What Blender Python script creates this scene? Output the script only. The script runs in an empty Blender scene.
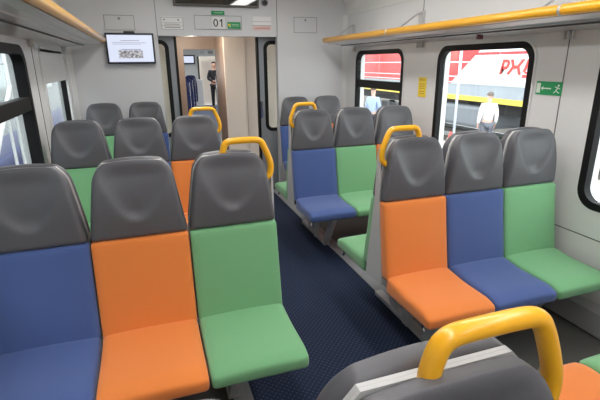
import bpy, bmesh, math, random
from mathutils import Vector, Matrix, Euler
random.seed(3)
PI = math.pi
sc = bpy.context.scene
COL = sc.collection

# ------------------------------------------------------------------ camera
CAM_H = 1.72
cam_d = bpy.data.cameras.new('camera'); cam = bpy.data.objects.new('camera', cam_d); COL.objects.link(cam)
yaw, pitch, roll, fpx, pcx, pcy = 0.3312, 0.3033, 0.0092, 437.2, 301.4, 198.9
cy_, sy_, cp_, sp_ = math.cos(yaw), math.sin(yaw), math.cos(pitch), math.sin(pitch)
fw = Vector((sy_*cp_, cy_*cp_, -sp_)); rt = Vector((cy_, -sy_, 0)); dn = fw.cross(rt)
cr_, sr_ = math.cos(roll), math.sin(roll)
rt2 = cr_*rt + sr_*dn; dn2 = -sr_*rt + cr_*dn
m3 = Matrix((rt2, -dn2, -fw)).transposed()
cam.matrix_world = Matrix.Translation((0, 0, CAM_H)) @ m3.to_4x4()
cam_d.sensor_width = 36; cam_d.lens = 36*fpx/600
cam_d.shift_x = -(pcx-300)/600; cam_d.shift_y = (pcy-200)/600
cam_d.clip_start = 0.02; cam_d.clip_end = 400
sc.camera = cam

# ------------------------------------------------------------------ world, exposure, lamps
sc.view_settings.view_transform = 'Standard'; sc.view_settings.look = 'None'
sc.view_settings.gamma = 1; sc.view_settings.use_curve_mapping = False
sc.view_settings.exposure = 0.0
w = bpy.data.worlds.new('sky'); sc.world = w; w.use_nodes = True
bg = w.node_tree.nodes['Background']; bg.inputs[0].default_value = (0.93, 0.97, 1, 1); bg.inputs[1].default_value = 4.6
CEIL_LAMP = 12.5        # emission of the ceiling lamp diffusers

# ------------------------------------------------------------------ materials
MATS = {}
def mat(name, col, rough=0.5, metal=0.0, noise=0.0, nscale=30, bump=0.0, bscale=200, coat=0.0, spec=0.5, emit=None, estr=0, sheen=0):
    if name in MATS: return MATS[name]
    m = bpy.data.materials.new(name); m.use_nodes = True; nt = m.node_tree; b = nt.nodes['Principled BSDF']
    b.inputs['Base Color'].default_value = (*col, 1); b.inputs['Roughness'].default_value = rough
    b.inputs['Metallic'].default_value = metal; b.inputs['Coat Weight'].default_value = coat
    b.inputs['Specular IOR Level'].default_value = spec; b.inputs['Sheen Weight'].default_value = sheen
    if emit: b.inputs['Emission Color'].default_value = (*emit, 1); b.inputs['Emission Strength'].default_value = estr
    tc = nt.nodes.new('ShaderNodeTexCoord')
    if noise:
        n = nt.nodes.new('ShaderNodeTexNoise'); n.inputs['Scale'].default_value = nscale; n.inputs['Detail'].default_value = 4
        nt.links.new(tc.outputs['Object'], n.inputs['Vector'])
        mx = nt.nodes.new('ShaderNodeMix'); mx.data_type = 'RGBA'
        mx.inputs[6].default_value = (*[c*(1-noise) for c in col], 1); mx.inputs[7].default_value = (*[min(1, c*(1+noise)) for c in col], 1)
        nt.links.new(n.outputs['Fac'], mx.inputs[0]); nt.links.new(mx.outputs[2], b.inputs['Base Color'])
    if bump:
        n2 = nt.nodes.new('ShaderNodeTexNoise'); n2.inputs['Scale'].default_value = bscale
        nt.links.new(tc.outputs['Object'], n2.inputs['Vector'])
        bp = nt.nodes.new('ShaderNodeBump'); bp.inputs['Strength'].default_value = bump; bp.inputs['Distance'].default_value = 0.002
        nt.links.new(n2.outputs['Fac'], bp.inputs['Height']); nt.links.new(bp.outputs[0], b.inputs['Normal'])
    MATS[name] = m; return m
M_wall = mat('wall_panel', (.70, .70, .695), .42, noise=.02, nscale=3)
M_bulk = mat('bulkhead_panel', (.655, .66, .675), .45, noise=.02, nscale=3)
M_ceil = mat('ceiling_panel', (.72, .73, .70), .5, noise=.01, nscale=3)
M_seam = mat('panel_seam', (.12, .12, .12), .8, noise=.1)
M_gasket = mat('window_gasket', (.006, .006, .007), .6, noise=.1, spec=.25)
M_orange = mat('orange_fabric', (.78, .225, .048), .85, noise=.06, nscale=350, bump=.35, bscale=700, sheen=.25, spec=.25)
M_green = mat('green_fabric', (.175, .41, .20), .85, noise=.06, nscale=350, bump=.35, bscale=700, sheen=.25, spec=.25)
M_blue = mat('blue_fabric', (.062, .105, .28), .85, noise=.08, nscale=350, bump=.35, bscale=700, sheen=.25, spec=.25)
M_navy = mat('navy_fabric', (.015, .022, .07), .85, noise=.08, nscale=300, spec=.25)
M_head = mat('grey_vinyl', (.105, .105, .116), .42, noise=.05, nscale=60, bump=.12, bscale=500, spec=.45)
M_shell = mat('seat_shell', (.50, .50, .50), .4, noise=.02)
M_dark = mat('dark_plastic', (.02, .02, .022), .6, noise=.1)
M_yellow = mat('yellow_enamel', (.93, .46, .016), .30, noise=.005, coat=.25)
M_alu = mat('brushed_aluminium', (.55, .55, .56), .42, metal=.4, noise=.06, nscale=80)
M_rackm = mat('rack_aluminium', (.62, .61, .62), .28, metal=.6, noise=.04, nscale=12)
M_steel = mat('chrome', (.8, .8, .8), .15, metal=1, noise=.02)
M_white = mat('white_label', (.8, .8, .8), .5, noise=.01)
M_black = mat('black_print', (.02, .02, .02), .5, noise=.05)
M_sgreen = mat('green_sign', (.012, .30, .10), .5, noise=.03)
M_syel = mat('yellow_sign', (.85, .62, .03), .5, noise=.03)
M_grey = mat('grey_print', (.25, .25, .25), .5, noise=.05)
M_door = mat('door_leaf_grey', (.26, .275, .30), .4, noise=.02)
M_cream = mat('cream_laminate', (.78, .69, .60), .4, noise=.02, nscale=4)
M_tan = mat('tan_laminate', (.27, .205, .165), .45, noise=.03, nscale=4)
M_lino = mat('dark_linoleum', (.11, .107, .10), .55, noise=.5, nscale=160)

M_strip = mat('floor_edge_strip', (.30, .30, .31), .45, metal=.2, noise=.1, nscale=60)
def glass_mat():
    m = bpy.data.materials.new('window_glass'); m.use_nodes = True; nt = m.node_tree; nt.nodes.clear()
    o = nt.nodes.new('ShaderNodeOutputMaterial'); mx = nt.nodes.new('ShaderNodeMixShader'); tr = nt.nodes.new('ShaderNodeBsdfTransparent')
    gl = nt.nodes.new('ShaderNodeBsdfGlossy'); gl.inputs['Roughness'].default_value = .02
    lw = nt.nodes.new('ShaderNodeLayerWeight'); pw = nt.nodes.new('ShaderNodeMath'); pw.operation = 'POWER'; pw.inputs[1].default_value = 4
    fr = nt.nodes.new('ShaderNodeMath'); fr.operation = 'MULTIPLY_ADD'; fr.inputs[1].default_value = .6; fr.inputs[2].default_value = .03
    nt.links.new(lw.outputs['Facing'], pw.inputs[0]); nt.links.new(pw.outputs[0], fr.inputs[0])
    tr.inputs[0].default_value = (.93, .96, .95, 1)
    nt.links.new(fr.outputs[0], mx.inputs[0]); nt.links.new(tr.outputs[0], mx.inputs[1]); nt.links.new(gl.outputs[0], mx.inputs[2])
    nt.links.new(mx.outputs[0], o.inputs[0]); return m
M_glass = glass_mat()

def carpet_mat():
    m = bpy.data.materials.new('navy_carpet'); m.use_nodes = True; nt = m.node_tree; b = nt.nodes['Principled BSDF']; L = nt.links
    b.inputs['Roughness'].default_value = .9; b.inputs['Specular IOR Level'].default_value = .25
    tc = nt.nodes.new('ShaderNodeTexCoord'); mp = nt.nodes.new('ShaderNodeMapping')
    mp.inputs['Rotation'].default_value = (0, 0, PI/4); mp.inputs['Scale'].default_value = (40, 40, 40)
    L.new(tc.outputs['Object'], mp.inputs[0])
    fr = nt.nodes.new('ShaderNodeVectorMath'); fr.operation = 'FRACTION'; L.new(mp.outputs[0], fr.inputs[0])
    sb = nt.nodes.new('ShaderNodeVectorMath'); sb.operation = 'SUBTRACT'; sb.inputs[1].default_value = (.5, .5, 0); L.new(fr.outputs[0], sb.inputs[0])
    ml = nt.nodes.new('ShaderNodeVectorMath'); ml.operation = 'MULTIPLY'; ml.inputs[1].default_value = (1, 1, 0); L.new(sb.outputs[0], ml.inputs[0])
    ln = nt.nodes.new('ShaderNodeVectorMath'); ln.operation = 'LENGTH'; L.new(ml.outputs[0], ln.inputs[0])
    lt = nt.nodes.new('ShaderNodeMath'); lt.operation = 'LESS_THAN'; lt.inputs[1].default_value = .17; L.new(ln.outputs['Value'], lt.inputs[0])
    no = nt.nodes.new('ShaderNodeTexNoise'); no.inputs['Scale'].default_value = 220; L.new(tc.outputs['Object'], no.inputs[0])
    mx = nt.nodes.new('ShaderNodeMix'); mx.data_type = 'RGBA'; mx.inputs[6].default_value = (0.0061, 0.0109, 0.0286, 1); mx.inputs[7].default_value = (0.0163, 0.0258, 0.0578, 1)
    L.new(no.outputs['Fac'], mx.inputs[0])
    m2 = nt.nodes.new('ShaderNodeMix'); m2.data_type = 'RGBA'; m2.inputs[7].default_value = (0.0510, 0.0714, 0.1292, 1)
    L.new(mx.outputs[2], m2.inputs[6]); L.new(lt.outputs[0], m2.inputs[0]); L.new(m2.outputs[2], b.inputs['Base Color'])
    return m
M_carpet = carpet_mat()

# ------------------------------------------------------------------ helpers
def tag(o, label=None, cat=None, group=None, kind=None):
    if label: o['label'] = label
    if cat: o['category'] = cat
    if group: o['group'] = group
    if kind: o['kind'] = kind
    return o
def empty(name, loc, rz=0, label=None, cat=None, group=None, kind=None):
    o = bpy.data.objects.new(name, None); COL.objects.link(o); o.location = loc; o.rotation_euler = (0, 0, rz)
    o.empty_display_size = .1
    return tag(o, label, cat, group, kind)
def link(name, me, m=None, parent=None, loc=None, rz=None):
    o = bpy.data.objects.new(name, me); COL.objects.link(o)
    if m is not None:
        if len(me.materials) == 0: me.materials.append(m)
        o.material_slots[0].link = 'OBJECT'; o.material_slots[0].material = m
    if parent: o.parent = parent
    if loc is not None: o.location = loc
    if rz is not None: o.rotation_euler = (0, 0, rz)
    return o
def me_from(bm, name, smooth=False):
    me = bpy.data.meshes.new(name); bmesh.ops.recalc_face_normals(bm, faces=bm.faces); bm.to_mesh(me); bm.free()
    if smooth: me.polygons.foreach_set('use_smooth', [True]*len(me.polygons))
    return me
def add_box(bm, x0, x1, y0, y1, z0, z1, bev=0):
    r = bmesh.ops.create_cube(bm, size=1)
    vs = r['verts']
    for v in vs: v.co = Vector((x0+(v.co.x+.5)*(x1-x0), y0+(v.co.y+.5)*(y1-y0), z0+(v.co.z+.5)*(z1-z0)))
    if bev:
        es = list({e for v in vs for e in v.link_edges})
        bmesh.ops.bevel(bm, geom=es, offset=bev, segments=2, affect='EDGES', profile=.6)
def box(name, x0, x1, y0, y1, z0, z1, m, parent=None, bev=0, **kw):
    bm = bmesh.new(); add_box(bm, x0, x1, y0, y1, z0, z1, bev)
    o = link(name, me_from(bm, name), m, parent); return tag(o, **kw)
def boxes(name, lst, m, parent=None, bev=0, **kw):
    bm = bmesh.new()
    for b in lst: add_box(bm, *b, bev)
    return tag(link(name, me_from(bm, name), m, parent), **kw)
def tube_bm(bm, pts, r, seg=14, closed_ends=True):
    pts = [Vector(p) for p in pts]; rings = []
    up = None
    for i, p in enumerate(pts):
        if i == 0: t = pts[1]-p
        elif i == len(pts)-1: t = p-pts[i-1]
        else: t = (pts[i+1]-p).normalized()+(p-pts[i-1]).normalized()
        t.normalize()
        if up is None:
            a = Vector((0, 0, 1)) if abs(t.z) < .9 else Vector((1, 0, 0)); up = (a-t*a.dot(t)).normalized()
        else: up = (up-t*up.dot(t)).normalized()
        s = t.cross(up)
        rings.append([bm.verts.new(p+(up*math.cos(2*PI*k/seg)+s*math.sin(2*PI*k/seg))*r) for k in range(seg)])
    for a, b in zip(rings, rings[1:]):
        for k in range(seg): bm.faces.new((a[k], a[(k+1) % seg], b[(k+1) % seg], b[k]))
    if closed_ends: bm.faces.new(rings[0]); bm.faces.new(rings[-1])
def smooth_path(pts, it=3):
    pts = [Vector(p) for p in pts]
    for _ in range(it):
        q = [pts[0]]
        for a, b in zip(pts, pts[1:]): q += [a*.75+b*.25, a*.25+b*.75]
        q.append(pts[-1]); pts = q
    return pts
def tube(name, pts, r, m, parent=None, seg=14, **kw):
    bm = bmesh.new(); tube_bm(bm, pts, r, seg); me = me_from(bm, name, True)
    return tag(link(name, me, m, parent), **kw)
def prism(bm, poly, axis, a, b):
    """poly: list of 2-D points; extruded along axis (0,1,2) from a to b"""
    def P(p, t):
        if axis == 0: return (t, p[0], p[1])
        if axis == 1: return (p[0], t, p[1])
        return (p[0], p[1], t)
    A = [bm.verts.new(P(p, a)) for p in poly]; B = [bm.verts.new(P(p, b)) for p in poly]
    bm.faces.new(A); bm.faces.new(B)
    for i in range(len(poly)): j = (i+1) % len(poly); bm.faces.new((A[i], A[j], B[j], B[i]))
def rrect(x0, x1, z0, z1, r, n=8):
    P = []
    for cx, cz, a0 in ((x1-r, z1-r, 0), (x0+r, z1-r, 90), (x0+r, z0+r, 180), (x1-r, z0+r, 270)):
        for k in range(n+1):
            a = math.radians(a0+90*k/n); P.append((cx+r*math.cos(a), cz+r*math.sin(a)))
    return P
def ring(bm, out, inn, axis, a, b):
    def P(p, t):
        if axis == 0: return (t, p[0], p[1])
        return (p[0], t, p[1])
    n = len(out)
    oa = [bm.verts.new(P(p, a)) for p in out]; ob = [bm.verts.new(P(p, b)) for p in out]
    ia = [bm.verts.new(P(p, a)) for p in inn]; ib = [bm.verts.new(P(p, b)) for p in inn]
    for i in range(n):
        j = (i+1) % n
        bm.faces.new((oa[i], oa[j], ia[j], ia[i])); bm.faces.new((ob[i], ob[j], ib[j], ib[i]))
        bm.faces.new((oa[i], oa[j], ob[j], ob[i])); bm.faces.new((ia[i], ia[j], ib[j], ib[i]))
def pad_mesh(name, hx, hy, hz, r, fn=None, cuts=(14, 6, 14)):
    """rounded soft block (half sizes hx, hy, hz), dense enough to be shaped by fn"""
    bm = bmesh.new(); vm = {}
    H = (hx, hy, hz)
    def param(i, n):
        t = -1+2*i/n
        return math.copysign(1-(1-abs(t))**1.35, t)
    def V(i, j, k):
        key = (i, j, k)
        if key not in vm:
            p = Vector((param(i, cuts[0])*hx, param(j, cuts[1])*hy, param(k, cuts[2])*hz))
            inn = Vector([max(-(H[a]-r), min(H[a]-r, p[a])) for a in range(3)])
            d = p-inn
            if d.length > 1e-9: p = inn+d.normalized()*min(r, max(abs(d.x), abs(d.y), abs(d.z)))
            if fn: p = Vector(fn(p.x, p.y, p.z))
            vm[key] = bm.verts.new(p)
        return vm[key]
    A, B, Cc = cuts
    for i in range(A):
        for j in range(B):
            for k in (0, Cc): bm.faces.new((V(i, j, k), V(i+1, j, k), V(i+1, j+1, k), V(i, j+1, k)))
    for i in range(A):
        for k in range(Cc):
            for j in (0, B): bm.faces.new((V(i, j, k), V(i+1, j, k), V(i+1, j, k+1), V(i, j, k+1)))
    for j in range(B):
        for k in range(Cc):
            for i in (0, A): bm.faces.new((V(i, j, k), V(i, j+1, k), V(i, j+1, k+1), V(i, j, k+1)))
    return me_from(bm, name, True)
def sstep(a, b, x):
    t = max(0, min(1, (x-a)/(b-a))); return t*t*(3-2*t)
def text(name, s, size, m, parent, M4, ext=.0015, shear=0, offset=0, **kw):
    cu = bpy.data.curves.new(name, 'FONT'); cu.body = s; cu.size = size; cu.extrude = ext; cu.align_x = 'CENTER'; cu.align_y = 'CENTER'
    cu.shear = shear; cu.offset = offset; cu.materials.append(m)
    o = bpy.data.objects.new(name, cu); COL.objects.link(o)
    dg = bpy.context.evaluated_depsgraph_get(); dg.update()
    me = bpy.data.meshes.new_from_object(o.evaluated_get(dg)); bpy.data.objects.remove(o)
    o = bpy.data.objects.new(name, me); COL.objects.link(o)
    if parent: o.parent = parent
    o.matrix_basis = M4
    return tag(o, **kw)

# ------------------------------------------------------------------ carriage shell
XL, XR, YB, YR = -0.79, 2.62, 5.72, -2.4
XC = (XL+XR)/2
ZW = 2.31
WZ0, WZ1 = .80, 1.85
WINR = [(.85, 2.02), (2.52, 3.64), (4.23, 5.38)]
WINL = [(.75, 1.95), (2.45, 3.72), (4.22, 5.50)]
def side_wall(name, x0, x1, wins):
    L = [(x0, x1, YR, YB, 0, WZ0+.045), (x0, x1, YR, YB, WZ1-.045, ZW+.02)]
    ys = [YR]+[v for w_ in wins for v in (w_[0]+.045, w_[1]-.045)]+[YB]
    for a, b in zip(ys[::2], ys[1::2]): L.append((x0, x1, a, b, WZ0+.045, WZ1-.045))
    boxes(name, L, M_wall, kind='structure')
side_wall('wall_right', XR, XR+.10, WINR)
side_wall('wall_left', XL-.10, XL, WINL)
box('floor', XL-.1, XR+.1, YR, YB+.1, -.12, 0, M_lino, kind='structure')
boxes('trim_1', [(.37, 1.53, YR, YB, 0, .006)], M_carpet, kind='structure')
boxes('trim_2', [(1.53, 1.63, YR, YB, 0, .012)], M_strip, kind='structure')
boxes('trim_3', [(.27, .37, YR, YB, 0, .012)], M_strip, kind='structure')
# ceiling with coved sides
bm = bmesh.new(); prof = []
hw = (XR-XL)/2
for k in range(9):
    a = PI/2*k/8
    prof.append((XR-.30+.30*math.cos(a), ZW+.30*math.sin(a)))
prof.append((XC, ZW+.36))
prof += [(2*XC-x, z) for x, z in reversed(prof[:-1])]
outer = [(XC+(x-XC)*1.03, z+.06) for x, z in reversed(prof)]
prism(bm, prof+outer, 1, YR, YB)
link('ceiling', me_from(bm, 'ceiling'), M_ceil)['kind'] = 'structure'
box('wall_back', XL-.1, XR+.1, YR-.1, YR, -.1, 2.8, M_bulk, kind='structure')
# front bulkhead with doorway
DX0, DX1, DZ = .20, 1.66, 2.03
boxes('wall_front', [(XL-.1, DX0, YB, YB+.10, -.1, 2.8), (DX1, XR+.1, YB, YB+.10, -.1, 2.8), (DX0, DX1, YB, YB+.10, DZ, 2.8)], M_bulk, kind='structure')
n_tr = [4]
def trim(lst, m=M_seam, bev=0):
    boxes('trim_%d' % n_tr[0], lst, m, kind='structure', bev=bev); n_tr[0] += 1
trim([(DX0-.003, DX0+.003, YB-.003, YB, DZ, 2.66), (DX1-.003, DX1+.003, YB-.003, YB, DZ, 2.66)])
trim([(XR-.003, XR, 2.262, 2.268, .615, 2.3), (XR-.003, XR, 3.93, 3.936, 1.9, 2.3)])
trim([(XR-.003, XR, YR, YB, .612, .618)])
trim([(XL, XL+.003, YR, YB, .612, .618)])
trim([(XL, XL+.003, 3.99, 3.996, .615, 2.3)])
# corner posts and cove trims
bm = bmesh.new(); prism(bm, [(XR, YB), (XR-.05, YB), (XR-.04, YB-.012), (XR-.012, YB-.04), (XR, YB-.05)], 2, 0, 2.31)
link('trim_20', me_from(bm, 't'), M_wall)['kind'] = 'structure'
bm = bmesh.new(); prism(bm, [(XL, YB), (XL+.05, YB), (XL+.04, YB-.012), (XL+.012, YB-.04), (XL, YB-.05)], 2, 0, 2.31)
link('trim_21', me_from(bm, 't'), M_wall)['kind'] = 'structure'
trim([(XR-.012, XR, YR, YB, 2.30, 2.325)], M_ceil); trim([(XL, XL+.012, YR, YB, 2.30, 2.325)], M_ceil)
# heater ducts along the wall feet
for nm, x, s in (('baseboard_right', XR, -1), ('baseboard_left', XL, 1)):
    bm = bmesh.new(); prism(bm, [(x, 0), (x+s*.035, 0), (x+s*.055, .02), (x+s*.055, .17), (x+s*.02, .21), (x, .21)], 1, YR, YB-.05)
    link(nm, me_from(bm, nm), M_alu)['kind'] = 'structure'

# windows
def window(n, side, y0, y1, transom=True, blind=False):
    x = XR if side > 0 else XL
    s = side
    root = empty('window_%d' % n, (x, (y0+y1)/2, WZ0), kind='structure')
    def p(o): o.parent = root; o.matrix_parent_inverse = Matrix.Translation(root.location).inverted(); return o
    dp = .035 if side > 0 else .055
    out = rrect(y0, y1, WZ0, WZ1, .13); g_ = .048 if side > 0 else .06; inn = rrect(y0+g_, y1-g_, WZ0+g_, WZ1-g_, .13-g_*.8)
    bm = bmesh.new(); ring(bm, out, inn, 0, x-s*.008, x+s*.012)
    p(link('window_gasket', me_from(bm, 'gasket'), M_wall if blind else M_gasket))
    o2 = rrect(y0+.03, y1-.03, WZ0+.03, WZ1-.03, .10)
    bm = bmesh.new(); ring(bm, o2, inn, 0, x+s*.012, x+s*(dp+.01))
    p(link('window_reveal', me_from(bm, 'reveal'), M_gasket))
    out2 = rrect(y0-.02, y1+.02, WZ0-.02, WZ1+.02, .15)
    bm = bmesh.new(); ring(bm, out2, out, 0, x-s*.005, x+s*.004)
    p(link('window_frame', me_from(bm, 'frame'), M_wall))
    p(box('window_pane', *sorted((x+s*(dp-.003), x+s*(dp+.003))), y0+.05, y1-.05, WZ0+.05, WZ1-.05, M_glass))
    if transom:
        p(box('window_transom', *sorted((x-s*.004, x+s*(dp+.005))), y0+.05, y1-.05, 1.405, 1.50, M_gasket, bev=.006))
    if blind:
        p(box('window_blind', *sorted((x-s*.004, x+s*.04)), y0+.02, y1-.02, 1.56, 1.82, M_wall, bev=.008))
        p(box('blind_slot', *sorted((x-s*.008, x+s*.006)), y0+.06, y1-.2, 1.822, 1.842, M_gasket))
window(1, 1, *WINR[0], transom=False); window(2, 1, *WINR[1], transom=False); window(3, 1, *WINR[2], transom=True)
window(4, -1, *WINL[0]); window(5, -1, *WINL[1]); window(6, -1, *WINL[2], transom=False, blind=True)

# ceiling lamps
def ceiling_lamp(x, y, label):
    t = empty('ceiling_lamp', (x, y, 2.60), label=label, cat='ceiling lamp', group='strip lamps along the ceiling')
    box('lamp_housing', -.13, .13, -.62, .62, .0, .045, M_alu, t, bev=.008)
    box('lamp_diffuser', -.11, .11, -.6, .6, -.02, .0, mat('lamp_diffuser', (.9, .9, .9), .5, noise=.01, emit=(1, .985, .965), estr=CEIL_LAMP), t, bev=.006)
for y in (-1.3, .1, 1.5, 2.9, 4.3):
    for x in (XC-.62, XC+.62):
        ceiling_lamp(x, y, 'strip lamp in the carriage ceiling, %s row, %s' % ('left' if x < XC else 'right', {-1.3: 'behind the camera', .1: 'above the foreground bench', 1.5: 'above the nearest benches', 2.9: 'above the facing seats', 4.3: 'nearest the doorway'}[y]))

# ------------------------------------------------------------------ seat parts
ZHB, HH = .936, .178
def head_fn(wd):
    def fn(x, y, z):
        v = (z+.178)/.356; u = x/(wd/2)
        sx = 1-.25*max(0, v)**1.08
        c = max(0, (v-.76)/.24); sx *= 1-.21*c**2.4
        front = max(0, -y/.032)
        X = x*sx
        Y = y - .012*math.sin(PI*min(1, max(0, v)))*front + .030*max(0, v)**3 *front
        a = 1.0*((v-.25)/.75)**.56 if v > .27 else 0
        fade = sstep(1.03, .78, v)
        if a > abs(u): Y += front*.022*min(1, a/.35)*(1-(abs(u)/a)**2.8)*fade
        Y -= front*.006*math.cos(u*PI/2*.9)
        Z = z + .010*(1-u*u)*max(0, v)
        return X, Y, Z
    return fn
MC = {}
def seat_meshes(wd):
    if wd in MC: return MC[wd]
    h = wd/2-.003
    head = pad_mesh('headrest', h, .034, .178, .024, head_fn(2*h), (34, 8, 30))
    def back_fn(x, y, z):
        t = (z+.233)/.466                       # 0 at bottom, 1 at top
        yy = y*(1+.25*(1-t)) - .075*(1-t)**1.15
        front = max(0, -y/.034)
        yy -= front*.010*math.cos(x/h*PI/2)*math.sin(PI*t)
        return x, yy, z
    back = pad_mesh('backrest', h, .034, .233, .016, back_fn, (12, 6, 14))
    def cush_fn(x, y, z):
        t = (y+.222)/.444                      # 0 at front, 1 at rear
        w_ = max(0, min(1, (z+.05)/.1))
        tp = .030*(t-.45)+.006*math.cos(x/h*PI/2)-.012*math.exp(-((t-.62)/.3)**2)+.004-.016*sstep(.16, 0, t)
        zz = z+w_*tp+(1-w_)*.012*(1-t)
        return x, y, zz
    cush = pad_mesh('seat_cushion', h, .222, .050, .026, cush_fn, (14, 18, 6))
    # pale shell that closes the back of the seat
    bm = bmesh.new()
    P = []
    for k in range(13):
        v = k/12; sx = 1-.25*v**1.08; c = max(0, (v-.76)/.24); sx *= 1-.21*c**2.4
        P.append((h*sx*1.005, .936+.353*v))
    poly = [(h, .47)]+P; poly = poly+[(-x, z) for x, z in reversed(poly)]
    prism(bm, poly, 1, -.008, .0)
    shell = me_from(bm, 'back_shell')
    MC[wd] = (head, back, cush, shell); return MC[wd]
hook_bm = bmesh.new(); tube_bm(hook_bm, smooth_path([(0, 0, 0), (0, 0, -.035), (0, -.015, -.05)]), .008, 8)
HOOK = me_from(hook_bm, 'cushion_hook', True)

def leg_mesh():
    bm = bmesh.new()
    prism(bm, [(-.14, .012), (-.20, .012), (-.43, .385), (-.37, .385)], 0, -.024, .024)
    return me_from(bm, 'leg')
LEG = leg_mesh()
def hoop_mesh(s, wd):
    """handrail hoop over the aisle-side headrest; s = +1 when the aisle is at +x"""
    e = wd*.5
    pts = [(e-.045, .0, 1.14), (e-.02, .0, 1.155), (e+.002, .0, 1.175), (e+.006, .0, 1.225), (e-.008, .0, 1.27), (e-.035, .0, 1.335), (e-.055, .0, 1.352), (e-.09, .0, 1.355), (e-.19, .0, 1.355), (e-.222, .0, 1.352), (e-.240, .0, 1.335), (e-.252, .0, 1.28), (e-.255, .0, 1.18)]
    pts = [(s*(x-.014+.012*sstep(-.1, -.24, x-e)), -.0175, z) for x, y, z in pts]
    bm = bmesh.new(); tube_bm(bm, smooth_path(pts, 2), .0165, 16)
    return me_from(bm, 'handrail', True)
SPANEL = None
def side_panel_mesh():
    bm = bmesh.new()
    prism(bm, [(-.10, .42), (0, .42), (.0, 1.25), (-.015, 1.20), (-.024, .95), (-.085, .55)], 0, -.005, .005)
    return me_from(bm, 'side_panel')
SPANEL = side_panel_mesh()

def bench(xc, yc, facing, cols, aisle, wd, label, hoop=False, panel=True, rail=True, name='seat_bench', group=None, rz=None, headm=None):
    """facing -1: towards the camera (-y); +1: away. cols run from aisle to window. aisle = +1 if the aisle lies at +x (world)"""
    rot = (0 if facing < 0 else PI) if rz is None else rz
    t = empty(name, (xc, yc, 0), rot, label, 'train seat', group)
    s = aisle if facing < 0 else -aisle       # aisle side in local x
    n = len(cols); head, back, cush, shell = seat_meshes(wd)
    for i, m in enumerate(cols):
        x = s*((n-1)/2-i)*wd
        link('seat_cushion', cush, m, t, (x, -.362, .440))
        bk = link('backrest', back, m, t, (x, -.052, .705))
        link('headrest', head, headm or M_head, bk, (0, .010, ZHB+HH-.705))
        link('back_shell', shell, M_shell, t, (x, .0, 0))
    e = s*n/2*wd
    fr_ = box('seat_frame', *sorted((e-s*.06, -e+s*.06)), -.44, -.06, .372, .400, M_dark, t)
    lx = e-s*.31
    link('leg', LEG, M_alu, t, (e-s*.30, 0, 0)); link('leg', LEG, M_alu, t, (-e+s*.22, 0, 0))
    link('cushion_hook', HOOK, M_steel, fr_, (e-s*.03, -.50, .405))
    if rail:
        box('foot_rail', *sorted((e-s*.33, e-s*.27)), -.21 if facing < 0 else -.45, -.0, .012, .045, M_alu, t, bev=.004)
    if panel:
        link('side_panel', SPANEL, M_shell, t, (e-s*.004, 0, 0))
        box('panel_post', *sorted((e-s*.29, e-s*.25)), -.03, -.001, .03, .40, M_alu, t)
    if hoop: link('handrail', hoop_mesh(s, wd), M_yellow, t, (s*(n-1)/2*wd, 0, 0), None)
    return t
G, O, B = M_green, M_orange, M_blue
WL, WR = .445, .435
XcL = .573-1.5*WL; XcR = 1.225+1.5*WR
bench(XcL, 2.135, -1, [G, O, B], 1, WL, 'three-seat bench nearest on the left, with green, orange and blue seats', hoop=True)
bench(XcL, 2.1354, 1, [B, G, O], 1, WL, 'seat bench back to back behind the nearest left three-seat bench, facing the far door')
bench(XcL+.005, 3.80, -1, [O, B, G], 1, WL, 'second left three-seat bench facing the camera, with orange aisle seat and green window seat', hoop=True)
bench(XcL+.005, 3.8004, 1, [G, B, O], 1, WL, 'left seat bench facing the bulkhead, back to back with the second left bench')
bench(.20-WL, 5.47, -1, [B, G], 1, WL, 'short two-seat bench against the bulkhead under the wall monitor', rail=False)
bench(XcR, 2.19, -1, [O, B, G], -1, WR, 'nearest right three-seat bench with orange, blue and green seats', hoop=True)
bench(XcR, 2.1904, 1, [G, O, B], -1, WR, 'right bench with green aisle seat, back to back behind the orange aisle seat')
bench(XcR-.01, 3.86, -1, [B, G, O], -1, WR, 'right three-seat bench in the middle with blue aisle seat and green middle seat', hoop=True)
bench(XcR-.01, 3.8604, 1, [G, B, O], -1, WR, 'far right bench with green aisle seat facing the door, behind the blue aisle seat')
bench(1.575+WR, 5.45, -1, [B, O], -1, WR, 'two-seat bench with blue aisle seat standing at the bulkhead right of the doorway', rail=False)
bench(XcL+.014, .447, -1, [G, O, B], 1, WL, 'grey-headed bench cut off by the bottom edge with the biggest yellow hoop', hoop=True)
bench(XcL+.014, .4474, 1, [B, O, G], 1, WL, 'foreground bench facing away, only its grey headrest top seen beyond the pale strip')
bench(XcR, .555, 1, [O, G, B], -1, WR, 'bench at the bottom right corner, orange and green cushions facing the nearest right bench')

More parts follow.
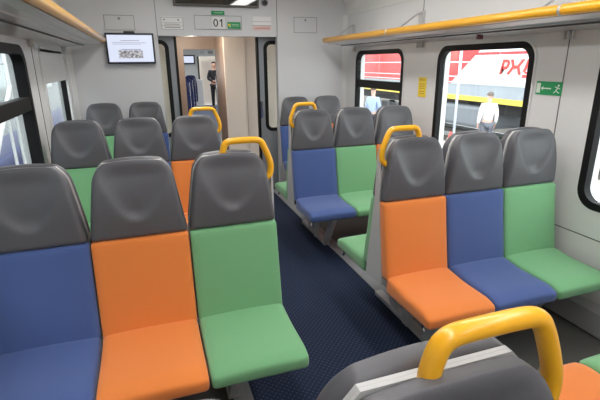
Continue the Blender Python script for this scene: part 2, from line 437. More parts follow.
# ------------------------------------------------------------------ luggage racks
def rack(side, xt, y1, label):
    xw = XR if side > 0 else XL
    t = empty('luggage_rack', (xt, YR, 1.93), 0, label, 'luggage rack')
    y0 = 0.02; L = y1-YR-.01
    rr_ = tube('rack_rail', [(0, y0, .05), (0, L, .05)], .030, M_yellow, t, 18)
    d = xw-xt
    bm = bmesh.new()
    P = [(side*.012, .018), (side*.05, -.002), (side*.12, .0), (side*.125, -.008), (side*.20, -.010), (side*.205, -.018), (side*.30, -.022), (d-side*.02, -.035), (d-side*.001, -.035),
         (d-side*.001, -.01), (side*.12, .03), (side*.03, .045)]
    prism(bm, P, 1, y0+.02, y1-YR-.05)
    shf = link('rack_shelf', me_from(bm, 'shelf'), M_rackm, t)
    for y in (.95, 2.27, 3.95, 5.45):
        yy = y-YR
        if y > y1: continue
        br = smooth_path([(side*.01, yy, .05), (side*.12, yy, .07), (side*.24, yy, .14), (d-side*.06, yy, .225), (d-side*.012, yy, .235)], 2)
        bm = bmesh.new(); tube_bm(bm, br, .009, 8); add_box(bm, *sorted((d-side*.012, d-side*.001)), yy-.05, yy+.05, .09, .25, .004)
        link('rack_bracket', me_from(bm, 'bracket', False), M_rackm, t)
        for k in range(3): box('shelf_clip', *sorted((d-side*.03, d-side*.001)), yy-.05+k*.035, yy-.04+k*.035, -.085, -.035, M_wall, shf, bev=.003)
    for y in (1.98, 3.86):
        if y < y1: tube('rail_collar', [(0, y-YR-.008, .05), (0, y-YR+.008, .05)], .0325, M_alu, rr_, 18)
    box('shelf_slot', *sorted((side*.199, side*.206)), y0+.03, y1-YR-.06, -.0195, -.0095, M_seam, shf)
    for y in ((2.95,) if side > 0 else ()):
        box('coat_hook', *sorted((side*.26, side*.31)), y-YR-.012, y-YR+.012, -.055, -.02, mat('hook_plastic', (.10, .02, .03), .3, noise=.05), t, bev=.005)
    return t
rack(1, 2.20, 5.45, 'yellow-railed luggage rack above the right-hand windows')
rack(-1, -.390, 5.66, 'yellow-railed luggage rack above the left-hand windows beside the monitor')

# ------------------------------------------------------------------ bulkhead fittings
YF = YB
def rotY(loc, tilt=0): return Matrix.Translation(loc) @ Euler((PI/2, 0, tilt)).to_matrix().to_4x4()
def rotX(loc): return Matrix.Translation(loc) @ Euler((PI/2, 0, -PI/2)).to_matrix().to_4x4()   # faces -x
# monitor
t = empty('wall_monitor', (-.11, YF, 1.885), 0, 'black-framed wall monitor with a lit document page on its screen', 'monitor')
box('monitor_case', -.262, .262, -.075, -.02, -.168, .168, mat('monitor_black', (.012, .018, .03), .3, noise=.05), t, bev=.008)
box('monitor_bracket', -.06, .06, -.022, -.0, -.1, .19, M_dark, t)
scr = box('screen', -.242, .242, -.0775, -.0755, -.146, .146, mat('screen_page', (.2, .2, .2), .25, noise=.01, emit=(.66, .72, .90), estr=.95), t)
im = mat('screen_picture', (.2, .2, .2), .3, noise=.8, nscale=45, emit=(.22, .21, .24), estr=.8)
nt = im.node_tree; nz = [n for n in nt.nodes if n.type == 'TEX_NOISE'][0]; cr = nt.nodes.new('ShaderNodeValToRGB')
cr.color_ramp.elements[0].position = .42; cr.color_ramp.elements[0].color = (.06, .05, .07, 1); cr.color_ramp.elements[1].position = .6; cr.color_ramp.elements[1].color = (.6, .6, .65, 1)
nt.links.new(nz.outputs['Fac'], cr.inputs[0]); nt.links.new(cr.outputs[0], nt.nodes['Principled BSDF'].inputs['Emission Color'])
box('screen_photo', -.135, .125, -.0785, -.0775, -.105, -.02, im, scr)
boxes('screen_text', [(-.1, .1, -.0785, -.0775, .083, .088), (-.19, .17, -.0785, -.0775, .06, .064), (-.19, .12, -.0785, -.0775, .045, .048), (-.1, .11, -.0785, -.0775, -.012, -.006)], M_grey, scr)
# access hatches
def hatch(x0, x1, z0, z1, label, mm=M_bulk):
    t = empty('access_hatch', ((x0+x1)/2, YF, z0), 0, label, 'hatch')
    hx = (x1-x0)/2; h = z1-z0
    box('hatch_panel', -hx, hx, -.004, -.001, 0, h, mm, t)
    bm = bmesh.new(); g = .004
    for b in ((-hx, hx, 0, g), (-hx, hx, h-g, h), (-hx, -hx+g, 0, h), (hx-g, hx, 0, h)): add_box(bm, b[0], b[1], -.006, -.004, b[2], b[3])
    link('hatch_joint', me_from(bm, 'joint'), M_seam, t)
    bm = bmesh.new(); bmesh.ops.create_cone(bm, cap_ends=True, segments=16, radius1=.014, radius2=.012, depth=.004, matrix=Matrix.Translation((0, -.007, h-.035)) @ Matrix.Rotation(PI/2, 4, 'X'))
    link('hatch_lock', me_from(bm, 'lock'), M_grey, t)
    return t
hatch(-.36, -.04, 2.085, 2.245, 'rectangular service hatch above the wall monitor')
hatch(1.885, 2.20, 2.082, 2.27, 'rectangular service hatch on the bulkhead right of the doorway')
hatch(.635, 1.205, 2.105, 2.265, 'wide service hatch centred over the doorway with stickers on it')
def plate(x0, x1, z0, z1, m, label, name='notice_plate', cat='sign', bars=(), d=.008, lm=M_grey, y=YF):
    t = empty(name, ((x0+x1)/2, y, z0), 0, label, cat)
    hx = (x1-x0)/2
    box('plate', -hx, hx, -d, -.0005, 0, z1-z0, m, t, bev=.001)
    if bars: boxes('print', [(b[0], b[1], -d-.001, -d, b[2], b[3]) for b in bars], lm, t)
    return t
p1 = plate(.255, .505, 2.10, 2.245, M_white, 'white two-line notice plate left of the number 01 over the doorway', bars=[(-.115, .115, .075, .078), (-.09, .08, .055, .062), (-.09, .09, .02, .03), (-.1, -.08, .10, .115), (.06, .08, .10, .115), (-.125, .125, 0, .004), (-.125, .125, .040, .044), (-.125, .125, .131, .135), (-.125, -.121, 0, .135), (.121, .125, 0, .135)])
p2 = plate(1.345, 1.585, 2.10, 2.265, M_white, 'silver and pinkish notice plate right of the number 01 over the doorway', bars=[(-.12, .12, .105, .108), (-.12, .12, .058, .064)])
box('plate_lower', -.115, .115, -.0095, -.008, .004, .055, mat('pink_plate', (.72, .50, .47), .5, noise=.03), p2)
box('print_line', -.09, .09, -.0105, -.0095, .025, .034, mat('red_print', (.6, .25, .25), .5, noise=.03), p2)
p3 = plate(.842, 1.0, 2.115, 2.25, M_white, 'white card reading 01 over the doorway', y=YF-.0065)
bm = bmesh.new(); ring(bm, [(-.034+.029*math.cos(a*PI/12), .067+.045*math.sin(a*PI/12)) for a in range(24)], [(-.034+.015*math.cos(a*PI/12), .067+.032*math.sin(a*PI/12)) for a in range(24)], 1, -.0095, -.008)
link('numeral_zero', me_from(bm, 'zero'), M_black, p3)
bm = bmesh.new(); prism(bm, [(.032, .022), (.046, .022), (.046, .112), (.035, .112), (.030, .102), (.012, .092), (.012, .080), (.032, .087)], 1, -.0095, -.008)
link('numeral_one', me_from(bm, 'one'), M_black, p3)
p4 = plate(.842, 1.0, 2.272, 2.318, M_sgreen, 'small green sticker just above the 01 card', bars=[(-.05, .06, .02, .028)], lm=mat('pale_green_print', (.35, .6, .4), .5, noise=.02))
p5 = plate(1.03, 1.19, 2.118, 2.195, M_sgreen, 'green direction sticker to the right of the 01 card', bars=[(-.03, .06, .045, .053), (-.03, .065, .03, .036), (-.06, -.04, .015, .03)], lm=mat('pale_green_print', (.35, .6, .4), .5), y=YF-.0065)
box('yellow_mark', -.072, -.045, -.0095, -.008, .03, .055, M_syel, p5)
# dark information display
t = empty('information_display', ((.41+1.42)/2, YF, 2.36), 0, 'long dark glass information display above the doorway header', 'display')
box('display_case', -.51, .51, -.05, -.001, 0, .27, mat('display_frame', (.10, .09, .08), .4, noise=.03), t, bev=.006)
box('display_glass', -.485, .485, -.053, -.05, .022, .25, mat('display_dark_glass', (.025, .02, .012), .05, noise=.05, coat=1), t)
t = empty('loudspeaker', (1.51, YF, 2.425), 0, 'small round dark loudspeaker beside the information display', 'loudspeaker')
for nm, r, y, mm in (('rim', .042, -.006, M_grey), ('grille', .03, -.010, M_dark)):
    bm = bmesh.new(); bmesh.ops.create_cone(bm, cap_ends=True, segments=24, radius1=r, radius2=r*.95, depth=.010, matrix=Matrix.Translation((0, y, 0)) @ Matrix.Rotation(PI/2, 4, 'X'))
    link(nm, me_from(bm, nm), mm, t)

# right wall signs
def wsign(y0, y1, z0, z1, m, name, label):
    t = empty(name, (XR, (y0+y1)/2, z0), 0, label, 'sign')
    hy = (y1-y0)/2
    box('plate', -.005, -.0005, -hy, hy, 0, z1-z0, m, t)
    return t
t = wsign(2.26, 2.47, 1.488, 1.578, M_sgreen, 'exit_sign', 'green emergency exit sign with running figure and arrow beside the window')
M_signw = mat('sign_white', (.75, .85, .75), .5, noise=.02)
box('door_symbol', -.0065, -.005, .068, .10, .012, .078, M_signw, t)
bm = bmesh.new()
add_box(bm, -.0065, -.005, -.02, .05, .040, .048)
prism(bm, [(.062, .044), (.045, .058), (.045, .030)], 0, -.0065, -.005)
link('arrow', me_from(bm, 'arrow'), M_signw, t)
bm = bmesh.new()
for a, b, r in (((-.075, .052), (-.06, .030), .006), ((-.06, .030), (-.045, .016), .004), ((-.062, .030), (-.088, .018), .004), ((-.074, .052), (-.052, .056), .0035), ((-.074, .052), (-.092, .044), .0035)):
    tube_bm(bm, [(-.0055, *a), (-.0055, *b)], r*.8, 6)
bmesh.ops.create_uvsphere(bm, u_segments=10, v_segments=6, radius=.008, matrix=Matrix.Translation((-.006, -.078, .066)) @ Matrix.Scale(.2, 4, (1, 0, 0)))
link('running_figure', me_from(bm, 'runner'), M_signw, t)
t = wsign(3.80, 3.93, 1.375, 1.565, M_syel, 'notice_sticker', 'tall yellow notice sticker between the two right-hand windows')
boxes('print', [(-.0062, -.005, -.045, .045, z, z+.008) for z in (.16, .12, .10, .08, .05, .03)], mat('brown_print', (.45, .30, .05), .5, noise=.03), t)

# ------------------------------------------------------------------ door leaves in the doorway
def leaf(n, x0, x1, s, label):
    """sliding door leaf with tall rounded window; s=+1 leaf's free edge at x1"""
    root = empty('door_%d' % n, ((x0+x1)/2, YB+.15, 0), kind='structure')
    h = (x1-x0)/2
    z0, z1 = .85, 1.955
    wx0, wx1 = (-h+.03, h-.10) if s > 0 else (-h+.10, h-.03)
    L = [(-h, h, -.02, .02, .01, z0), (-h, h, -.02, .02, z1, 2.10), (-h, wx0, -.02, .02, z0, z1), (wx1, h, -.02, .02, z0, z1)]
    boxes('door_panel', L, M_door, root)
    bm = bmesh.new(); ring(bm, rrect(wx0-.035, wx1+.035, z0-.035, z1+.035, .10), rrect(wx0+.012, wx1-.012, z0+.012, z1-.012, .055), 1, -.026, -.018)
    link('door_gasket', me_from(bm, 'g'), M_gasket, root)
    box('door_glass', wx0-.005, wx1+.005, -.004, .002, z0-.005, z1+.005, M_glass, root)
    box('door_edge', *sorted((s*h, s*(h+.03))), -.03, .03, .01, 2.10, M_gasket, root)
    return root
leaf(1, -.18, .385, 1, ''); leaf(2, 1.44, 2.02, -1, '')
h_ = box('door_handle', 1.44, 1.465, YB+.10, YB+.13, 1.0, 1.22, M_steel, None); h_['kind'] = 'structure'; h_.name = 'door_handle'
par = bpy.data.objects['door_2']; h_.parent = par; h_.matrix_parent_inverse = Matrix.Translation(par.location).inverted()

# ------------------------------------------------------------------ vestibule beyond the doorway
V0, V1 = YB+.22, 7.35
M_vfloor = mat('vestibule_floor', (.06, .06, .065), .5, noise=.3, nscale=90)
box('floor_vestibule', -.6, 2.6, YB+.1, 8.6, -.12, -.001, M_vfloor, kind='structure')
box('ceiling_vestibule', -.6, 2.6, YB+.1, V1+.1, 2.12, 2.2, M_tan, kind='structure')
boxes('wall_vestibule_left', [(-.6, .40, 6.30, 6.34, 0, 2.12), (.36, .40, 6.34, V1, 0, 2.12)], M_cream, kind='structure')
boxes('wall_vestibule_right', [(1.095, 2.5, 6.48, 6.52, 0, 2.12)], M_cream, kind='structure')
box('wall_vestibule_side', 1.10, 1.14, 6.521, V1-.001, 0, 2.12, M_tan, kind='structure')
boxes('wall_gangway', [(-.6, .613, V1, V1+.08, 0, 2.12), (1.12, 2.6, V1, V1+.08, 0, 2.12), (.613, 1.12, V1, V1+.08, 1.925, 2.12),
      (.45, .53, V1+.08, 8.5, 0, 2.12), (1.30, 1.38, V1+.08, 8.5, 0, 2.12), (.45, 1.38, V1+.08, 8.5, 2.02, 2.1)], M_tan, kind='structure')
trim([(1.40, 1.402, 6.476, 6.48, .3, 2.1)], M_tan)
t = empty('vestibule_lamp', (.64, 6.75, 2.12), 0, 'small round ceiling lamp glowing in the vestibule', 'ceiling lamp')
bm = bmesh.new(); bmesh.ops.create_cone(bm, cap_ends=True, segments=20, radius1=.09, radius2=.10, depth=.02, matrix=Matrix.Translation((0, 0, -.011))); link('lamp_rim', me_from(bm, 'r'), M_alu, t)
bm = bmesh.new(); bmesh.ops.create_cone(bm, cap_ends=True, segments=20, radius1=.07, radius2=.075, depth=.012, matrix=Matrix.Translation((0, 0, -.027))); link('lamp_diffuser', me_from(bm, 'r'), mat('warm_diffuser', (.9, .9, .9), .5, noise=.01, emit=(1, .85, .62), estr=20), t)
ld = bpy.data.lights.new('vestibule_light', 'POINT'); ld.energy = 24; ld.color = (1, .9, .78); ld.shadow_soft_size = .08
lo = bpy.data.objects.new('vestibule_light', ld); COL.objects.link(lo); lo.location = (0, -.35, -.10); lo.parent = t

# ------------------------------------------------------------------ next carriage (the train stands in a curve)
TH = math.radians(8.2)
def NX(x, v): return (.92+x*math.cos(TH)+v*math.sin(TH), 8.35+v*math.cos(TH)-x*math.sin(TH))
nc = Matrix.Translation((.92, 8.35, 0)) @ Matrix.Rotation(-TH, 4, 'Z')
def ncbox(name, L, m, **kw):
    o = boxes(name, L, m, **kw); o.matrix_world = nc; return o
M_nw = mat('next_wall', (.60, .62, .60), .5, noise=.02)
ncbox('floor_next', [(-1.7, 1.7, 0.1, 11.2, -.1, 0)], mat('next_floor', (.05, .08, .14), .5, noise=.2), kind='structure')
ncbox('ceiling_next', [(-1.7, 1.7, 0.1, 11.2, 2.5, 2.6)], M_ceil, kind='structure')
ncbox('wall_next_left', [(-1.75, -1.7, 0.1, 11.2, 0, .9), (-1.75, -1.7, 0.1, 11.2, 1.8, 2.5)], M_nw, kind='structure')
ncbox('wall_next_right', [(1.7, 1.75, 0.1, 11.2, 0, .9), (1.7, 1.75, 0.1, 11.2, 1.8, 2.5)], M_nw, kind='structure')
ncbox('wall_next_end', [(-1.7, -.35, 11, 11.1, 0, 2.5), (-.35, 1.7, 11, 11.1, 1.98, 2.5), (.75, 1.7, 11, 11.1, 0, 1.98)], M_nw, kind='structure')
ncbox('wall_next_cabinet', [(-.4, 1.2, 11.3, 11.35, 0, 2.1)], M_cream, kind='structure')
ncbox('trim_30', [(-.35, -.29, 10.96, 11.12, 0, 1.98)], M_dark, kind='structure')
def nplace(o, x, v, z=0, rz=0):
    X, Y = NX(x, v); o.location = (X, Y, z); o.rotation_euler = (0, 0, rz-TH); return o
t = empty('wall_monitor', (0, 0, 0), 0, 'small lit monitor seen through the doorway in the next carriage', 'monitor'); nplace(t, -.71, 10.99, 1.86)
box('monitor_case', -.27, .27, -.06, -.001, -.18, .18, M_dark, t, bev=.008); box('screen', -.22, .22, -.063, -.06, -.13, .13, MATS['screen_page'], t)
for i, x in enumerate((-.13, .20, .57)):
    t = empty('notice_plate', (0, 0, 0), 0, ['grey notice plate leftmost on the header of the far doorway', 'dark notice plate in the middle of the far doorway header', 'green sticker at the right end of the far doorway header'][i], 'sign'); nplace(t, x, 10.998, 2.08)
    box('plate', -.10, .10, -.01, -.001, 0, .12, [M_shell, M_grey, M_sgreen][i], t)
for i, (x, v) in enumerate([(-.99, 1.7), (.99, 1.7), (-.99, 3.4), (.99, 3.4), (-.99, 5.1), (.99, 5.1), (-.99, 6.8), (.99, 6.8), (-.99, 8.5), (.99, 8.5)]):
    X, Y = NX(x, v)
    side = 'left' if x < 0 else 'right'; order = ['nearest', 'second', 'third', 'fourth', 'last'][i//2]
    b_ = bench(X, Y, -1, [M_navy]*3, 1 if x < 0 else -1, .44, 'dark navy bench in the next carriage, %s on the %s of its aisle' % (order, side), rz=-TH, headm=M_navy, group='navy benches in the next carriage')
    if v < 3: hp = hoop_mesh(1 if x < 0 else -1, .44); link('handrail', hp, M_white, b_, (.44*(1 if x < 0 else -1), 0, 0))
t = empty('cabinet', (0, 0, 0), 0, 'slim pale grey cabinet at the end of the next carriage aisle', 'cabinet'); nplace(t, -.38, 10.5, 0)
box('cabinet_body', -.2, .2, -.15, .15, .05, 1.08, M_nw, t, bev=.01); box('cabinet_plinth', -.19, .19, -.14, .14, 0, .05, M_grey, t); box('cabinet_door', -.18, .18, -.156, -.15, .1, 1.04, M_shell, t, bev=.003)
for v in (3, 8):
    t = empty('ceiling_lamp', (0, 0, 0), 0, 'ceiling lamp of the next carriage, ' + ('near end' if v == 3 else 'far end'), 'ceiling lamp'); nplace(t, 0, v, 2.5)
    box('lamp_housing', -.2, .2, -1.6, 1.6, -.03, -.001, M_alu, t); box('lamp_diffuser', -.17, .17, -1.5, 1.5, -.04, -.03, MATS['lamp_diffuser'], t)

# ------------------------------------------------------------------ people
def skin_mesh(name, verts, edges, radii, subdiv=2, root=0):
    me = bpy.data.meshes.new(name); me.from_pydata(verts, edges, [])
    o = bpy.data.objects.new(name, me); COL.objects.link(o)
    sk = o.modifiers.new('skin', 'SKIN'); sk.use_smooth_shade = True
    for i, r in enumerate(radii):
        r = r if isinstance(r, tuple) else (r, r)
        me.skin_vertices[0].data[i].radius = r; me.skin_vertices[0].data[i].use_root = (i == root)
    ss = o.modifiers.new('sub', 'SUBSURF'); ss.levels = subdiv; ss.render_levels = subdiv
    dg = bpy.context.evaluated_depsgraph_get(); dg.update()
    m2 = bpy.data.meshes.new_from_object(o.evaluated_get(dg)); m2.name = name
    bpy.data.objects.remove(o); m2.polygons.foreach_set('use_smooth', [True]*len(m2.polygons)); return m2
def person(loc, rz, scale, label, skin, top, legs, hair, arms='down', bald=False, sleeves=True, badge=False):
    t = empty('person', loc, rz, label, 'person'); t.scale = (scale,)*3
    J = {}; V = []; E = []; R = []
    def add(n, p, r, par=None):
        J[n] = len(V); V.append(p); R.append(r)
        if par: E.append((J[par], J[n]))
    add('pelvis', (0, 0, .93), (.135, .10)); add('waist', (0, 0, 1.08), (.125, .09), 'pelvis'); add('chest', (0, 0, 1.30), (.155, .105), 'waist')
    add('neck0', (0, .0, 1.44), (.075, .07), 'chest'); add('neck', (0, 0, 1.52), .052, 'neck0'); add('head', (0, -.012, 1.62), (.078, .092), 'neck'); add('crown', (0, -.005, 1.715), (.062, .075), 'head')
    for s, q in ((1, 'L'), (-1, 'R')):
        add('hip'+q, (s*.09, 0, .86), .085, 'pelvis'); add('knee'+q, (s*.10, -.01, .48), .056, 'hip'+q); add('ankle'+q, (s*.10, .01, .09), .038, 'knee'+q); add('toe'+q, (s*.115, -.13, .035), (.035, .028), 'ankle'+q)
        add('sh'+q, (s*.175, 0, 1.40), .06, 'chest')
        if arms == 'down': el, wr, hd = (s*.23, .02, 1.12), (s*.235, -.05, .88), (s*.232, -.075, .79)
        else: el, wr, hd = (s*.25, .0, 1.14), (s*.10, -.19, 1.06), (s*.03, -.21, 1.05)
        add('el'+q, el, .042, 'sh'+q); add('wr'+q, wr, .028, 'el'+q); add('hand'+q, hd, (.036, .020), 'wr'+q)
        hv = (Vector(hd)-Vector(wr)).normalized()
        sidev = Vector((0, 1, 0)) if arms == 'down' else Vector((0, 0, 1))
        for k in range(4):
            a = Vector(hd)+sidev*(.018*(k-1.5))+hv*.028; b = a+hv*(.055-.006*abs(k-1.2))+Vector((-s*.008, -.004, 0))
            add('f%d%s' % (k, q), tuple(a), .0085, 'hand'+q); add('g%d%s' % (k, q), tuple(b), .007, 'f%d%s' % (k, q))
        a = Vector(hd)-sidev*.030; add('t'+q, tuple(a), .009, 'hand'+q); add('u'+q, tuple(a+hv*.035-sidev*.012), .008, 't'+q)
    # nose and ears
    add('nose', (0, -.115, 1.615), .011, 'head')
    for s, q in ((1, 'L'), (-1, 'R')): add('ear'+q, (s*.084, .0, 1.62), (.010, .016), 'head')
    link('body', skin_mesh('body', V, E, R), skin, t)
    def sub(names, edges, grow, nm, m, shift=(0, 0, 0)):
        ids = [J[n] for n in names]; vv = [V[i] for i in ids]; rr = [tuple(a+grow for a in (R[i] if isinstance(R[i], tuple) else (R[i], R[i]))) for i in ids]
        ee = [(names.index(a), names.index(b)) for a, b in edges]
        link(nm, skin_mesh(nm, vv, ee, rr), m, t)
    up = ['pelvis', 'waist', 'chest', 'neck0', 'shL', 'elL', 'wrL', 'shR', 'elR', 'wrR']
    sub(up, [('pelvis', 'waist'), ('waist', 'chest'), ('chest', 'neck0'), ('chest', 'shL'), ('shL', 'elL'), ('elL', 'wrL'), ('chest', 'shR'), ('shR', 'elR'), ('elR', 'wrR')], .020, 'jacket' if sleeves else 'shirt', top)
    lo_ = ['pelvis', 'hipL', 'kneeL', 'ankleL', 'hipR', 'kneeR', 'ankleR']
    sub(lo_, [('pelvis', 'hipL'), ('hipL', 'kneeL'), ('kneeL', 'ankleL'), ('pelvis', 'hipR'), ('hipR', 'kneeR'), ('kneeR', 'ankleR')], .016, 'trousers', legs)
    for s in (1, -1):
        link('shoe', pad_mesh('shoe', .048, .13, .042, .035, None, (6, 10, 6)), M_dark, t, (s*.11, -.055, .043))
        bm = bmesh.new(); bmesh.ops.create_uvsphere(bm, u_segments=10, v_segments=8, radius=.011); link('eye', me_from(bm, 'eye', True), M_dark, t, (s*.03, -.098, 1.65))
    box('mouth', -.022, .022, -.101, -.09, 1.572, 1.580, mat('lip', (.4, .12, .1), .5, noise=.05), t, bev=.003)
    bm = bmesh.new(); bmesh.ops.create_uvsphere(bm, u_segments=20, v_segments=14, radius=1)
    for v in list(bm.verts):
        if v.co.z < (-.15 if not bald else .1) - .9*max(0, -v.co.y)*0 or (v.co.y < -.35 and v.co.z < .45): bm.verts.remove(v)
    for v in bm.verts: v.co = Vector((v.co.x*.092, v.co.y*.108+.006, v.co.z*.105+1.672))
    if len(bm.faces): link('hair', me_from(bm, 'hair', True), hair, t)
    if badge: box('badge', .04, .085, -.155, -.13, 1.30, 1.36, M_white, t)
    return t
M_skin = mat('skin', (.62, .36, .26), .55, noise=.05)
M_jacket = mat('black_jacket', (.012, .012, .016), .7, noise=.2)
X, Y = NX(.30, 9.4)
person((X, Y, 0), .1, 1.0, 'person in a black jacket with a white badge standing in the next carriage', M_skin, M_jacket, mat('black_trousers', (.01, .01, .015), .8, noise=.2), mat('short_dark_hair', (.06, .04, .03), .8, noise=.2), arms='front', bald=True, badge=True)

# ------------------------------------------------------------------ outside
GZ = -.75
M_ground = mat('pale_platform', (.42, .38, .36), .85, noise=.12, nscale=2)
M_ballast = mat('ballast', (.10, .085, .075), .9, noise=.4, nscale=8)
box('floor_platform', 3.4, 9.0, -30, 60, GZ-.3, GZ, M_ground, kind='structure')
box('floor_trackbed', 9.0, 60, -30, 60, -1.3, -1.0, M_ballast, kind='structure')
box('floor_trackbed_left', -40, -1.2, -30, 60, -1.3, -1.0, M_ballast, kind='structure')

def loco_mat():
    m = bpy.data.materials.new('loco_livery'); m.use_nodes = True; nt = m.node_tree; L = nt.links; b = nt.nodes['Principled BSDF']
    b.inputs['Roughness'].default_value = .35
    g = nt.nodes.new('ShaderNodeNewGeometry'); sx = nt.nodes.new('ShaderNodeSeparateXYZ'); L.new(g.outputs['Position'], sx.inputs[0])
    def math_(op, a, b_=None, c=None):
        n = nt.nodes.new('ShaderNodeMath'); n.operation = op
        for i, v in enumerate((a, b_, c)):
            if v is None: continue
            if isinstance(v, (int, float)): n.inputs[i].default_value = v
            else: L.new(v, n.inputs[i])
        return n.outputs[0]
    def band(v, lo, hi): return math_('MULTIPLY', math_('GREATER_THAN', v, lo), math_('LESS_THAN', v, hi))
    y, z = sx.outputs['Y'], sx.outputs['Z']
    def mix(fac, a, col):
        n = nt.nodes.new('ShaderNodeMix'); n.data_type = 'RGBA'; L.new(fac, n.inputs[0])
        if isinstance(a, tuple): n.inputs[6].default_value = a
        else: L.new(a, n.inputs[6])
        n.inputs[7].default_value = col; return n.outputs[2]
    red = (.62, .045, .05, 1); white = (.75, .76, .78, 1)
    c = white
    diag = math_('GREATER_THAN', math_('MULTIPLY_ADD', z, 1.27, y), 14.35)
    c = mix(diag, c, red)
    c = mix(band(z, 1.88, 1.96), c, red)
    w_ = math_('MULTIPLY', diag, math_('MAXIMUM', band(z, 1.66, 1.69), band(z, 1.20, 1.23)))
    c = mix(w_, c, white)
    c = mix(band(z, .62, .98), c, (.36, .40, .45, 1))
    vl = band(math_('FRACT', math_('MULTIPLY', y, .55)), 0, .012)
    c = mix(vl, c, (.45, .47, .5, 1))
    c = mix(band(z, .46, .62), c, (.85, .66, .10, 1))
    L.new(c, b.inputs['Base Color']); return m
t = empty('locomotive', (11.5, 14, -1.0), 0, 'red and white diesel locomotive with a yellow stripe outside the right-hand windows', 'locomotive')
def lp(o): o.parent = t; o.matrix_parent_inverse = Matrix.Translation(t.location).inverted(); return o
bm = bmesh.new(); prism(bm, [(10, .46), (10, 2.75), (10.5, 3.25), (12.5, 3.25), (13, 2.75), (13, .46)], 1, 4, 27)
lp(link('body', me_from(bm, 'body'), loco_mat()))
M_under = mat('underframe', (.018, .018, .02), .7, noise=.4, nscale=5)
lp(boxes('underframe', [(10.3, 12.7, 4.4, 26.6, .1, .46)], M_under))
lp(box('fuel_tank', 10.1, 12.9, 11.25, 13.5, -.42, .30, mat('tank_grey', (.24, .26, .29), .5, noise=.1, nscale=4), bev=.12))
lp(box('handrail', 9.93, 9.96, 4.2, 26.8, 1.02, 1.05, M_white))
lp(boxes('roof_louvres', [(9.97, 10.02, 5+k*1.1, 5.7+k*1.1, 2.05, 2.5) for k in range(19)], mat('louvre_grey', (.5, .45, .45), .6, noise=.1)))
for y0 in (6.5, 15.0, 21.5):
    bgm = lp(box('bogie_frame', 10.25, 10.45, y0-.3, y0+3.3, -.25, .0, mat('bogie_grey', (.07, .075, .08), .6, noise=.3, nscale=6), bev=.04))
    for k in range(3):
        yy = y0+.1+k*1.4
        bm = bmesh.new(); bmesh.ops.create_cone(bm, cap_ends=True, segments=28, radius1=.5, radius2=.5, depth=.12, matrix=Matrix.Translation((10.55, yy, -.45)) @ Matrix.Rotation(PI/2, 4, 'Y'))
        lp(link('wheel', me_from(bm, 'wheel'), M_under))
        bm = bmesh.new(); add_box(bm, 10.12, 10.3, yy-.16, yy+.16, -.60, -.28, .04)
        lp(link('axle_box', me_from(bm, 'axle'), mat('axle_light', (.30, .31, .33), .5, noise=.2)))
        bm = bmesh.new()
        for q in (-.35, .35):
            hp = [(10.2+.05*math.cos(a*.9), yy+q+.05*math.sin(a*.9), -.32+.012*a) for a in range(34)]; tube_bm(bm, hp, .012, 6)
        lp(link('spring', me_from(bm, 'spring', True), MATS['axle_light']))
lm = Matrix.Translation((9.985, 10.25, 1.50)) @ Euler((PI/2, 0, -PI/2)).to_matrix().to_4x4()
M_logo = mat('logo_red', (.75, .06, .05), .4, noise=.03)
o = text('lettering', 'РЖД', .52, M_logo, None, lm, ext=.006, shear=.25, offset=.02); lp(o)
rl = boxes('rail_track', [(10.72, 10.79, -30, 60, -1.0, -.86), (12.21, 12.28, -30, 60, -1.0, -.86)], M_alu, label='steel track under the locomotive outside the right windows', cat='track')

def lamp_post(x, y, label):
    t = empty('lamp_post', (x, y, GZ), 0, label, 'lamp post')
    m = mat('post_paint', (.62, .68, .78), .5, noise=.03)
    tube('pole', [(0, 0, 0), (0, 0, 5.2)], .033, m, t); tube('base', [(0, 0, 0), (0, 0, .4)], .09, m, t); tube('arm', smooth_path([(0, 0, 5.1), (0, 0, 5.5), (.3, 0, 5.6), (.9, 0, 5.6)]), .035, m, t)
    box('lamp_head', .8, 1.3, -.1, .1, 5.52, 5.62, m, t, bev=.02)
lamp_post(7.2, 9.12, 'pale blue lamp post on the platform in front of the locomotive')
M_pskin = mat('fair_skin', (.70, .45, .36), .5, noise=.05)
person((8.6, 9.56, GZ), PI-.4, .95, 'person in white top and grey trousers outside the larger right window', M_pskin, mat('white_top', (.80, .78, .78), .8, noise=.05), mat('grey_trousers', (.16, .17, .21), .8, noise=.1), mat('greying_hair', (.16, .13, .11), .8, noise=.2))
person((6.6, 12.3, GZ), PI/2+.5, .98, 'person in a light blue shirt outside the farther right window', M_pskin, mat('blue_shirt', (.40, .50, .72), .8, noise=.05), mat('dark_trousers', (.05, .05, .08), .8, noise=.1), mat('brown_hair', (.10, .06, .04), .8, noise=.2), arms='front')
# small red cone by the tracks
t = empty('traffic_cone', (7.6, 9.75, GZ), 0, 'small red and white traffic cone on the platform by the lamp post', 'traffic cone')
bm = bmesh.new(); bmesh.ops.create_cone(bm, cap_ends=True, segments=20, radius1=.17, radius2=.03, depth=.62, matrix=Matrix.Translation((0, 0, .35))); link('cone', me_from(bm, 'c', True), mat('cone_red', (.75, .10, .08), .5, noise=.05), t)
bm = bmesh.new(); bmesh.ops.create_cone(bm, cap_ends=False, segments=20, radius1=.115, radius2=.082, depth=.14, matrix=Matrix.Translation((0, 0, .42))); link('white_band', me_from(bm, 'c', True), M_white, t)
box('cone_base', -.22, .22, -.22, .22, 0, .05, mat('cone_red', (.75, .10, .08)), t, bev=.01)
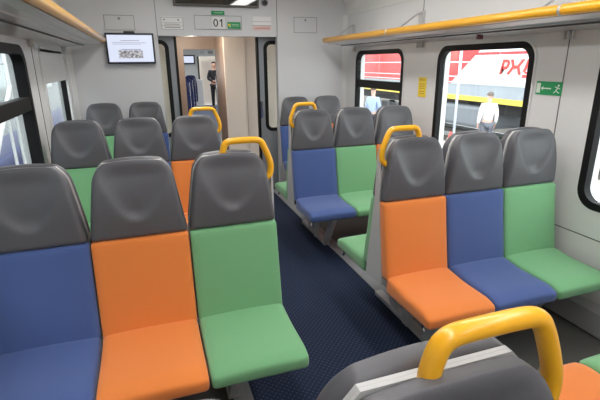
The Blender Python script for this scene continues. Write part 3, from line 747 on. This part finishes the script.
# signal with green and yellow at far end
t = empty('signal_mast', (9.3, 19.3, -1.0), 0, 'green and yellow signal mast beyond the farther right window', 'signal')
tube('mast', [(0, 0, 0), (0, 0, 3.6)], .06, mat('mast_grey', (.5, .52, .48), .6, noise=.05), t)
box('green_board', -.15, .15, -.25, .25, 2.7, 3.3, mat('board_green', (.25, .5, .22), .6, noise=.2), t, bev=.02)
box('yellow_board', -.1, .1, -.2, .2, 1.75, 2.6, mat('board_orange', (.85, .42, .10), .6, noise=.1), t, bev=.02)
# left side: blue and white train on the neighbouring track, sloping handrail
t = empty('passenger_train', (-4.4, 12, -1.0), 0, 'blue and white train on the next track outside the left windows', 'train')
def tp(o): o.parent = t; o.matrix_parent_inverse = Matrix.Translation(t.location).inverted(); return o
M_tblue = mat('train_blue', (.012, .028, .17), .35, noise=.05, nscale=2); M_twhite = mat('train_white', (.16, .185, .20), .35, noise=.03, nscale=2)
tp(boxes('lower_body', [(-5.9, -3.0, -4, 34, -.75, .24)], M_tblue)); tp(boxes('body_stripe', [(-5.93, -2.985, -4, 34, -.23, -.15)], mat('stripe_pale_blue', (.05, .07, .26), .4, noise=.03)))
tp(boxes('upper_body', [(-5.9, -3.01, -4, 34, .24, 2.9)], M_twhite)); tp(boxes('underframe', [(-5.6, -3.3, -3.5, 33.5, -1.0, -.75)], M_under))
for k in range(14):
    bm = bmesh.new(); prism(bm, rrect(-1+k*2.4, .5+k*2.4, .95, 1.75, .12), 0, -3.012, -3.0); tp(link('carriage_window', me_from(bm, 'cw'), mat('tinted_glass', (.12, .18, .19), .1, noise=.1, nscale=1)))
t = empty('handrail_frame', (-1.75, 6.2, -1.0), 0, 'white sloping handrail outside the nearest left window', 'handrail')
tube('sloping_rail', [(0, -1.6, .75), (0, .95, 2.45)], .028, M_white, t); tube('post', [(0, -1.55, 0), (0, -1.55, .8)], .025, M_white, t); tube('post', [(0, .55, 0), (0, .55, 2.2)], .02, M_white, t); tube('post', [(0, .93, 0), (0, .93, 3.2)], .022, M_white, t)
